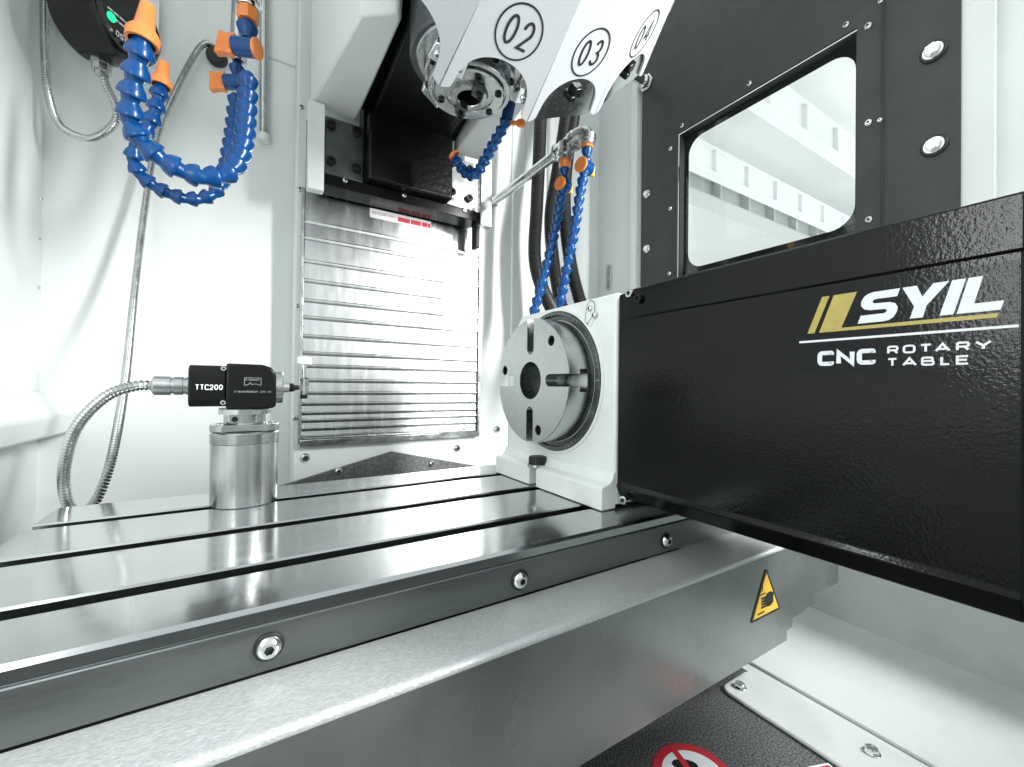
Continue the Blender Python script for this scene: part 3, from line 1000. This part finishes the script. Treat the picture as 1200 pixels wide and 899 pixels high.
part(MB().lathe((-.0130, .5090, .4865), Z_, [(0, .0095), (.003, .0106), (.006, .0100), (.006, .0120), (.040, .0120), (.040, 0)], 12), 'metal_fitting', CHROME, ha)

hb, P = hose('thinner blue jointed hose with the smaller orange nozzle, hanging behind the other loop',
             [(-.0826, .5172, .3840), (-.0848, .5188, .3705), (-.0888, .5214, .3525), (-.0976, .5269, .3359), (-.1040, .5321, .3235), (-.1045, .5387, .3097), (-.0950, .5430, .2989),
              (-.0777, .5444, .2918), (-.0573, .5485, .2930), (-.0400, .5494, .3060), (-.0330, .5572, .3320), (-.0310, .5618, .3564), (-.0280, .5658, .3833), (-.0250, .5640, .4250)], .0076, .0128)
nozzle(hb, P[0], V((.08, .01, 1)), .0080, .024)
valve(hb, (-.0245, .5638, .4400), Z_, V((-.80, .50, .2)), .0080, .023)
place(SEG[(.0076, .0128)], 'segment', hb, (-.0240, .5635, .4470), Z_)
part(MB().tube([(-.0235, .5630, .4620), (-.0200, .5630, .62), (-.0200, .5630, .80)], .0085, 16), 'supply_tube', STEEL, hb)

hc, P = hose('small curved blue jointed hose dangling under the spindle nose',
             [(.2395, .5545, .4290), (.2462, .5501, .4139), (.2546, .5350, .3985), (.2595, .5200, .3985), (.2625, .5060, .4105), (.2640, .4820, .4235), (.2680, .4662, .4370), (.2690, .4542, .4500)], .0078, .0112)
part(MB().lathe(P[0] + V((-.001, .0, .002)), V((-.45, .2, .6)), [(0, .0080), (.003, .0080), (.005, .0060), (.005, 0)], 20), 'orange_nut', ORANGE, hc)
part(MB().lathe(P[-1] + V((0, 0, -.002)), V((.1, -.2, 1)), [(0, .0072), (.020, .0075), (.020, 0)], 20), 'blue_adapter', BLUE, hc)
part(MB().prism([(0, -.0020), (.009, -.0022), (.011, -.0042), (.020, -.0046), (.020, .0046), (.011, .0042), (.009, .0022), (0, .0020)], P[-1] + V((.004, 0, -.005)), V((.84, -.52, 0)), Z_, V((-.52, -.84, 0)), -.002, .002), 'orange_lever',
     ORANGE, hc)

hd_, P = hose('straight blue jointed hose on the wall-side fitting, reaching down to the faceplate',
              [(.3925, .4960, .4180), (.3905, .4960, .4010), (.3829, .4961, .3673), (.3719, .4970, .3143), (.3560, .4959, .2607), (.3400, .4955, .2100), (.3340, .4955, .1900)], .0079, .0149, flip=True)
valve(hd_, (.3920, .4960, .4050), Z_, V((.97, .22, 0)), .0092, .017, True, YELLOW, .6)
part(MB().lathe((.3930, .4960, .4310), Z_, [(0, 0), (0, .0080), (.003, .0090), (.010, .0090), (.012, .0075), (.014, .0075), (.014, 0)], 8), 'orange_nut', ORANGE, hd_)
place(SEG[(.0079, .0149)], 'segment', hd_, (.3930, .4960, .4190), Z_)
he_, P = hose('straight blue jointed hose on the end elbow of the coolant pipe',
              [(.4060, .4620, .4360), (.4045, .4640, .4180), (.3967, .4640, .3839), (.3869, .4647, .3262), (.3792, .4698, .2769), (.3715, .4750, .2251), (.3690, .4770, .2050)], .0079, .0149, flip=True)
valve(he_, (.4050, .4630, .4220), Z_, V((.97, .22, 0)), .0100, .019, True, YELLOW, .6)
part(MB().lathe((.4070, .4620, .4500), Z_, [(0, 0), (0, .0080), (.003, .0092), (.010, .0092), (.012, .0075), (.014, .0075), (.014, 0)], 8), 'orange_nut', ORANGE, he_)
place(SEG[(.0079, .0149)], 'segment', he_, (.4070, .4620, .4370), Z_)

# steel supply pipe with its tee and elbow
cpz = .4700
pp = thing('coolant_pipe', 'horizontal steel coolant pipe with a tee and an elbow fitting', 'pipe', (.40, .74, cpz))
part(MB().cyl((.40, .7400, cpz), (.40, .478, cpz), .0078, 24), 'pipe', STEEL, pp)
part(MB().lathe((.40, YB - .0005, cpz), -Y_, [(0, 0), (0, .0105), (.018, .0105), (.020, .0090), (.020, 0)], 24), 'wall_socket', ALU, pp)
tee = MB().lathe((.40, .528, cpz), -Y_, [(0, 0), (0, .0125), (.006, .0135), (.008, .0115), (.040, .0115), (.042, .0135), (.048, .0135), (.048, 0)], 28)
tee.lathe((.394, .4965, cpz), V((-.03, 0, -1)), [(0, 0), (0, .0110), (.012, .0110), (.014, .0128), (.020, .0128), (.022, .0105), (.026, .0105), (.026, 0)], 28)
part(tee, 'tee_fitting', ALU, pp)
el = MB().tube([(.40, .486, cpz), (.4005, .474, cpz + .0005), (.403, .465, cpz - .001), (.4055, .462, cpz - .008), (.406, .462, cpz - .016)], .0125, 22)
el.lathe((.4060, .4620, cpz - .003), -Z_, [(0, 0), (0, .0138), (.008, .0138), (.010, .0110), (.014, .0110), (.014, 0)], 28)
part(el, 'elbow_fitting', ALU, pp)
part(MB().lathe((.402, .476, cpz), -Y_, [(-.012, .0125), (-.012, .0142), (-.004, .0142), (-.004, .0125)], 28), 'collar', ALU, pp)

# black corrugated conduits
for k, (lb_, pts) in enumerate((
        ('black corrugated conduit nearest the back wall fold, behind the blue hoses', [(.452, .640, .86), (.450, .640, .70), (.4470, .640, .56), (.4420, .640, .44), (.4400, .640, .33), (.4500, .600, .24), (.440, .50, .14)]),
        ('black corrugated conduit between the two straight blue hoses', [(.520, .640, .86), (.512, .640, .66), (.490, .640, .52), (.474, .640, .42), (.480, .630, .31), (.492, .610, .22), (.470, .52, .13)]),
        ('black corrugated conduit nearest the window, behind the end elbow', [(.545, .640, .90), (.537, .640, .70), (.505, .630, .54), (.4960, .625, .44), (.505, .615, .33), (.5200, .590, .23), (.495, .51, .13)]))):
    solo(MB().tube(pts, .0125, 16, ridge=.14, pitch=.0046), 'corrugated_conduit', RUBBER, lb_, 'conduit', 'black corrugated conduits')

# ================================================================== spindle head
hdn = thing('spindle_head', 'black cast spindle head with steel nose and white side covers', 'spindle head', (.203, .55, .40))
SX, SY = .203, .432
mb = MB().prism([(.634, .505), (.656, .505), (.656, .95), (.360, .95), (.360, .560), (.480, .517)], (0, 0, 0), Y_, Z_, X_, .1430, .2640)
part(mb, 'casting', BLACKC, hdn, bevel=.004)
part(MB().box(.1365, .2700, .6340, .6560, .4060, .5075), 'front_block', BLACKC, hdn, bevel=.003)
mb = MB().prism([(.650, .520), (.656, .515), (.656, .95), (.500, .95), (.500, .560), (.600, .530)], (0, 0, 0), Y_, Z_, X_, .1250, .2830)
part(mb, 'rib', BLACKC, hdn, bevel=.004)
part(MB().box(.0790, .1330, .6560, .690, .4060, .4900), 'mounting_plate', STEELD, hdn, bevel=.0012)
part(MB().box(.2690, .3230, .6560, .690, .4060, .4900), 'mounting_plate', STEEL, hdn, bevel=.0012)
part(MB().box(.1330, .2690, .6570, .690, .4060, .95), 'carriage', BLACKC, hdn)
for x, z in ((.0870, .4775), (.1220, .4785), (.0875, .4240), (.1221, .4235), (.2765, .4746), (.2765, .4275), (.3090, .4250), (.3090, .4750)):
    place(CAPK, 'socket_screw', hdn, (x, .656, z), -Y_, .0065)
bar = part(MB().box(.0775, .3300, .6520, .6900, .3880, .4045), 'lower_bar', BLACKP, hdn, bevel=.001)
for x in (.107, .195, .300):
    place(BTN, 'screw', bar, (x, .652, .4010), -Y_, .0042)
# white side covers and channels
for s in (0, 1):
    f = (lambda x: x) if s == 0 else (lambda x: 2 * SX - x)
    lo_, hi_ = [(.0600, .6610), (.1230, .6640), (.1300, .4520), (.1240, .4460), (.0900, .4700)], [(.0575, .6610), (.1230, .6640), (.1300, .40), (.1240, .394), (.0800, .430)]
    mb = MB()
    n = len(lo_)
    mb.add([(f(x), y, .500) for x, y in lo_] + [(f(x), y, .80) for x, y in hi_],
           [tuple(range(n)), tuple(range(2 * n - 1, n - 1, -1))] + [(i, i + n, (i + 1) % n + n, (i + 1) % n) for i in range(n)])
    if s:
        mb.f = [q[::-1] for q in mb.f]
    mb.f = [q[::-1] for q in mb.f]
    part(mb, 'side_cover', WHITE, hdn, bevel=.003)
part(MB().box(.0562, .0775, .6440, .6600, .3745, .4985), 'channel', WHITE, hdn, bevel=.0012)
part(MB().box(.3270, .3490, .6440, .6600, .3800, .4985), 'channel', STEEL, hdn, bevel=.0012)
part(MB().box(.3265, .3340, .6600, .6800, .3450, .4000), 'wiper', RUBBER, hdn, bevel=.0012)
part(MB().prism([(.0795, .56), (.1000, .56), (.1000, .5250)], (0, .4600, 0), X_, Z_, -Y_, 0, .002), 'sheet_tab', STEELD, hdn)
place(HEXB, 'hex_bolt', hdn, (.1160, .4440, .5200), (0, -1, -.2), .006)
# spindle nose
so = (SX, SY, 0)
part(MB().lathe((SX, SY + .004, .62), -Z_, [(0, .066), (.1480, .066), (.1500, .064), (.1500, .050)], 64), 'quill', STEELD, hdn)
nz = part(MB().lathe((SX, SY, .478), -Z_, [(0, .0600), (.0100, .0600), (.0115, .0585), (.0115, .0520), (.0300, .0515), (.0310, .0505), (.0310, .0440)], 72), 'nose_flange', STEEL, hdn)
part(MB().lathe((SX, SY, .4480), -Z_, [(0, .0470), (.0050, .0470), (.0055, .0455), (.0070, .0455), (.0072, .0470), (.0120, .0470), (.0130, .0460), (.0130, .0420), (.0105, .0415), (.0105, .0400), (.0150, .0395), (.0165, .0385),
                                     (.0165, .0270), (.0150, .0262), (.0150, .0215), (.0185, .0208), (.0190, .0200), (.0190, .0140), (.0180, .0134)], 72), 'spindle_nose', STEEL, nz, ang=25)
part(MB().lathe((SX, SY, .4480), -Z_, [(.0181, .0135), (-.0250, .0090), (-.0250, 0)], 48), 'taper_bore', BOLTK, nz)  # inside coloured black to stand for the shade in the bore
for k in range(6):
    a = R(60 * k + 20)
    place(CAPK, 'socket_screw', nz, (SX + .0335 * math.cos(a), SY + .0335 * math.sin(a), .4335), -Z_, .0040)
for k in range(8):
    a = R(45 * k + 10)
    place(CAPK, 'socket_screw', nz, (SX + .0480 * math.cos(a), SY + .0480 * math.sin(a), .4480), -Z_, .0034)
for a in (R(275), R(95)):
    d_ = V((math.cos(a), math.sin(a), 0))
    kb = part(MB().obox(V((SX, SY, .4285)) + d_ * .0190, d_, d_.cross(Z_), Z_, .0130, .0110, .0110), 'drive_key', STEELD, nz, bevel=.001)
    place(CAPK, 'socket_screw', kb, V((SX, SY, .4222)) + d_ * .0215, -Z_, .0040)
part(MB().obox((.1760, .4860, .4560), (.9, .3, -.3), (0, 1, 0), (0, 0, 1), .026, .011, .010), 'air_nozzle', CHROME, hdn, bevel=.002)

# ================================================================== tool changer turret
NT = 16
TAU = -.1233
tc_ = V((.203, .3514, .6581))
ta = V((0, -math.cos(TAU), math.sin(TAU)))
te2 = V((0, math.sin(TAU), math.cos(TAU)))
r1, r2, h2 = .2585, .2180, .0642
r3, h3 = .150, .172
tt = thing('tool_turret', 'white faceted tool changer turret with circled pocket numbers', 'tool changer', tuple(tc_))


def facet_frame(k):
    """origin at the middle of the rim edge, u along the rim, v up the facet, w outwards"""
    t = -PI / 2 + k * 2 * PI / NT
    rad = X_ * math.cos(t) + te2 * math.sin(t)
    tan = -X_ * math.sin(t) + te2 * math.cos(t)
    p0 = tc_ + rad * r1
    p1 = tc_ + ta * h2 + rad * r2
    v = (p1 - p0)
    L = v.length
    v.normalize()
    w = tan.cross(v)
    if w.dot(rad) < 0:
        w = -w
    return p0, tan, v, w, L, rad


tw = math.tan(PI / NT)
w1, w2, w3 = r1 * tw, r2 * tw, r3 * tw
cover = MB()
nose = MB()
for k in range(-4, 12):
    p0, u, v, w, L, rad = facet_frame(k)
    A, H = .0405, .0390
    arch = [(A * math.cos(t), H * math.sin(t) ** .8 - .002) for t in [PI * j / 24 for j in range(1, 24)]]
    tip = [(A + .0015, -.0045), (A + .0050, -.0068), (w1 - .002, -.0080)]
    out = [(w1, -.0080), (w2, L), (-w2, L), (-w1, -.0080)] + [(-x, y) for x, y in tip[::-1]] + arch[::-1] + tip
    cover.prism(out, p0, u, v, w, -.0026, 0)
    q0 = tc_ + ta * h2 + rad * r2
    q1 = tc_ + ta * h3 + rad * r3
    nv = (q1 - q0)
    nL = nv.length
    nv.normalize()
    nw = u.cross(nv)
    if nw.dot(ta) < 0:
        nw = -nw
    nose.prism([(-w2, 0), (w2, 0), (w3, nL), (-w3, nL)], q0, u, nv, nw, -.0026, 0)
part(cover, 'skirt', TURW, tt, ang=12)
part(nose, 'front_cone', TURW, tt, ang=12)
part(MB().lathe(tc_ + ta * .03, ta, [(0, 0), (0, .165), (.01, .170), (.05, .170), (.06, .15), (.06, 0)], 64), 'drum', STEELD, tt)
for k in (-2, -1, 0, 1, 2, 3):
    p0, u, v, w, L, rad = facet_frame(k)
    if k > 0:
        sh = MB()
        n = 17
        pts = []
        for j in range(n):
            a = -1 + 2 * j / (n - 1)
            pts.append((a, -.0030 - .0045 * (1 - a * a)))
        vs_, fs_ = [], []
        for j, (a, dep) in enumerate(pts):
            for yy in (-.007 - .006 * (1 - a ** 4), .046):
                vs_.append(p0 + u * (a * .044) + v * yy + w * dep)
        for j in range(n - 1):
            fs_.append((2 * j, 2 * j + 2, 2 * j + 3, 2 * j + 1))
        part(MB().add(vs_, fs_), 'pocket_shroud', CHROME, tt)
        pk = MB().obox(p0 + u * .010 + v * .019 - w * .006, u, v, w, .013, .011, .010)
        pk.obox(p0 + u * .004 + v * .013 - w * .004, u, v, w, .009, .007, .009)
        part(pk, 'tool_gripper', BOLTK, tt, bevel=.0015)
    for s in (-1, 1):
        if k in (-1, 0):
            gf = MB().prism([(-.007, -.008), (.006, -.006), (.009, .006), (.002, .012), (-.007, .008)], p0 + u * s * .0375 + v * .010 - w * .012, u * s, v, w, -.008, .006)
            g_ = part(gf, 'gripper_finger', CHROME, tt, bevel=.0012)
            place(BTN, 'screw', g_, p0 + u * s * .0375 + v * .010 - w * .006, w, .0036)
    if 0 <= k <= 2:
        num = MB()
        cc = p0 + v * (.8287 * L)
        num.ribbon(circ(.0226, 64), .0017, cc, u, v, w, .0004, True)
        for ch, xx in (('0', -.0142), ('234'[k], .0022)):
            letter(num, ch, xx, -.0125, .0120, .0250, .0026, (cc, u, v, w), .0004)
        part(num, 'pocket_number', PRINTK, tt)

# ================================================================== black side panel with its window
XP = XR - .004
wp = thing('window_panel', 'black textured steel side panel holding a rounded glass window', 'window panel', (XP, .38, .2))
pan = MB().ring([(.6160, 1.10), (.215, 1.10), (.215, .15), (.6160, .15)], [(.5260, .5985), (.2400, .5985), (.2400, .3170), (.5260, .3170)], (XR, 0, 0), Y_, Z_, -X_, 0, .004)
part(pan, 'panel', BLACKT, wp, bevel=.0008)
part(MB().prism([(.1410, .15), (.2120, .15), (.2120, 1.10), (.1410, 1.10)], (XR, 0, 0), Y_, Z_, -X_, 0, .0035), 'front_strip', BLACKT, wp, bevel=.0008)
part(MB().box(XR - .0085, XR, .2124, .2147, .15, 1.10), 'seam_flange', BLACKT, wp, bevel=.0006)
part(MB().ring([(.2402, .3172), (.5258, .3172), (.5258, .5983), (.2402, .5983)], [(.2425, .3195), (.5235, .3195), (.5235, .5960), (.2425, .5960)], (XR, 0, 0), Y_, Z_, -X_, -.016, -.001), 'window_frame',
     BLACKT, wp)
wg = part(MB().box(XR + .0105, XR + .0140, .2403, .5257, .3173, .5982), 'glass', GLASS, wp)
part(MB().ring(rrect(.2403, .5257, .3173, .5982, .0005, 8), rrect(.2475, .5140, .3330, .5850, .030, 8), (XR + .0145, 0, 0), Y_, Z_, -X_, -.0006, 0), 'glass_border', FRIT, wg)
for y, z in ((.5415, .577), (.5405, .457), (.5415, .328), (.5158, .6095), (.3864, .6115), (.2525, .6115)):
    place(BTN, 'screw', wp, (XP, y, z), -X_, .0043)
for y, z in ((.2275, .5914), (.2265, .4600), (.2255, .3292)):
    place(BTN, 'screw', wp, (XP, y, z), -X_, .0048)
for y, z in ((.6000, .5093), (.5985, .3932)):
    place(HEXB, 'hex_bolt', wp, (XP, y, z), -X_, .0080)
for y, z in ((.1640, .5133), (.1628, .3978)):
    ws = place(WASH, 'washer', wp, (XP, y, z), -X_, .0125)
    place(HEXB, 'hex_bolt', wp, (XP - .0022, y, z), -X_, .0096, .3)
for z in (.612, .455):
    place(BTN, 'screw', wp, (XR - .0085, .2134, z), -X_, .0030)
lk = thing('quarter_turn_latch', 'chrome latch bolt at the upper corner of the black panel', 'latch', (XP, .602, .745))
lc = V((XP, .6020, .7450))
part(MB().prism(hexa(.0175), lc, Y_, Z_, -X_, 0, .006), 'nut', CHROME, lk, bevel=.001)
part(MB().lathe(lc, -X_, [(.006, .0130), (.014, .0130), (.018, .0095), (.045, .0095), (.047, .0080), (.047, 0)], 24), 'barrel', CHROME, lk)
part(MB().obox(lc + V((-.050, .004, -.004)), (0, 1, -.2), (0, .2, 1), X_, .030, .018, .008), 'cam', CHROME, lk, bevel=.001)
sh_ = thing('slot_handle', 'upright oblong chrome pull set in the wall beside the black panel', 'handle', (.70, .70, .35))
part(MB().prism(rrect(.7030, .7190, .3270, .3880, .0078), (XR, 0, 0), Y_, Z_, -X_, 0, .003, [rrect(.7065, .7155, .3320, .3830, .0043)]), 'rim', CHROME, sh_, bevel=.0008)
part(MB().prism(rrect(.7065, .7155, .3320, .3830, .0043), (XR, 0, 0), Y_, Z_, -X_, 0, .0008), 'recess', STEEL, sh_)

# ================================================================== workshop seen through the window
ce = struct(MB().box(1.2, 6.0, -1.5, 5.0, 1.62, 1.66), 'ceiling', OUTW)
struct(MB().box(5.6, 5.7, -1.5, 5.0, -.5, 1.62), 'wall_far', OUTW)
for i, (y, z, w_) in enumerate(((1.30, 1.20, .05), (.885, 1.20, .05), (1.50, 1.20, .12))):
    bt = thing('roof_beam', ('white flanged roof beam with web plates seen through the window', 'white upper roof beam seen through the window glass',
                             'grey flat roof beam lowest in the window')[i], 'roof beam', (3.0, y, z), 'roof beams beyond the window')
    m_ = OUTW if i < 2 else OUTG
    part(MB().box(1.2, 5.6, y - w_ / 2, y + w_ / 2, z, z + .012), 'lower_flange', m_, bt)
    part(MB().box(1.2, 5.6, y - w_ / 2, y + w_ / 2, z + .13, z + .142), 'upper_flange', m_, bt)
    part(MB().box(1.2, 5.6, y - .005, y + .005, z + .012, z + .13), 'web', m_, bt)
    for j in range(14):
        part(MB().box(1.4 + j * .3, 1.42 + j * .3, y - w_ / 2 + .002, y + w_ / 2 - .002, z + .012, z + .13), 'stiffener', m_, bt)
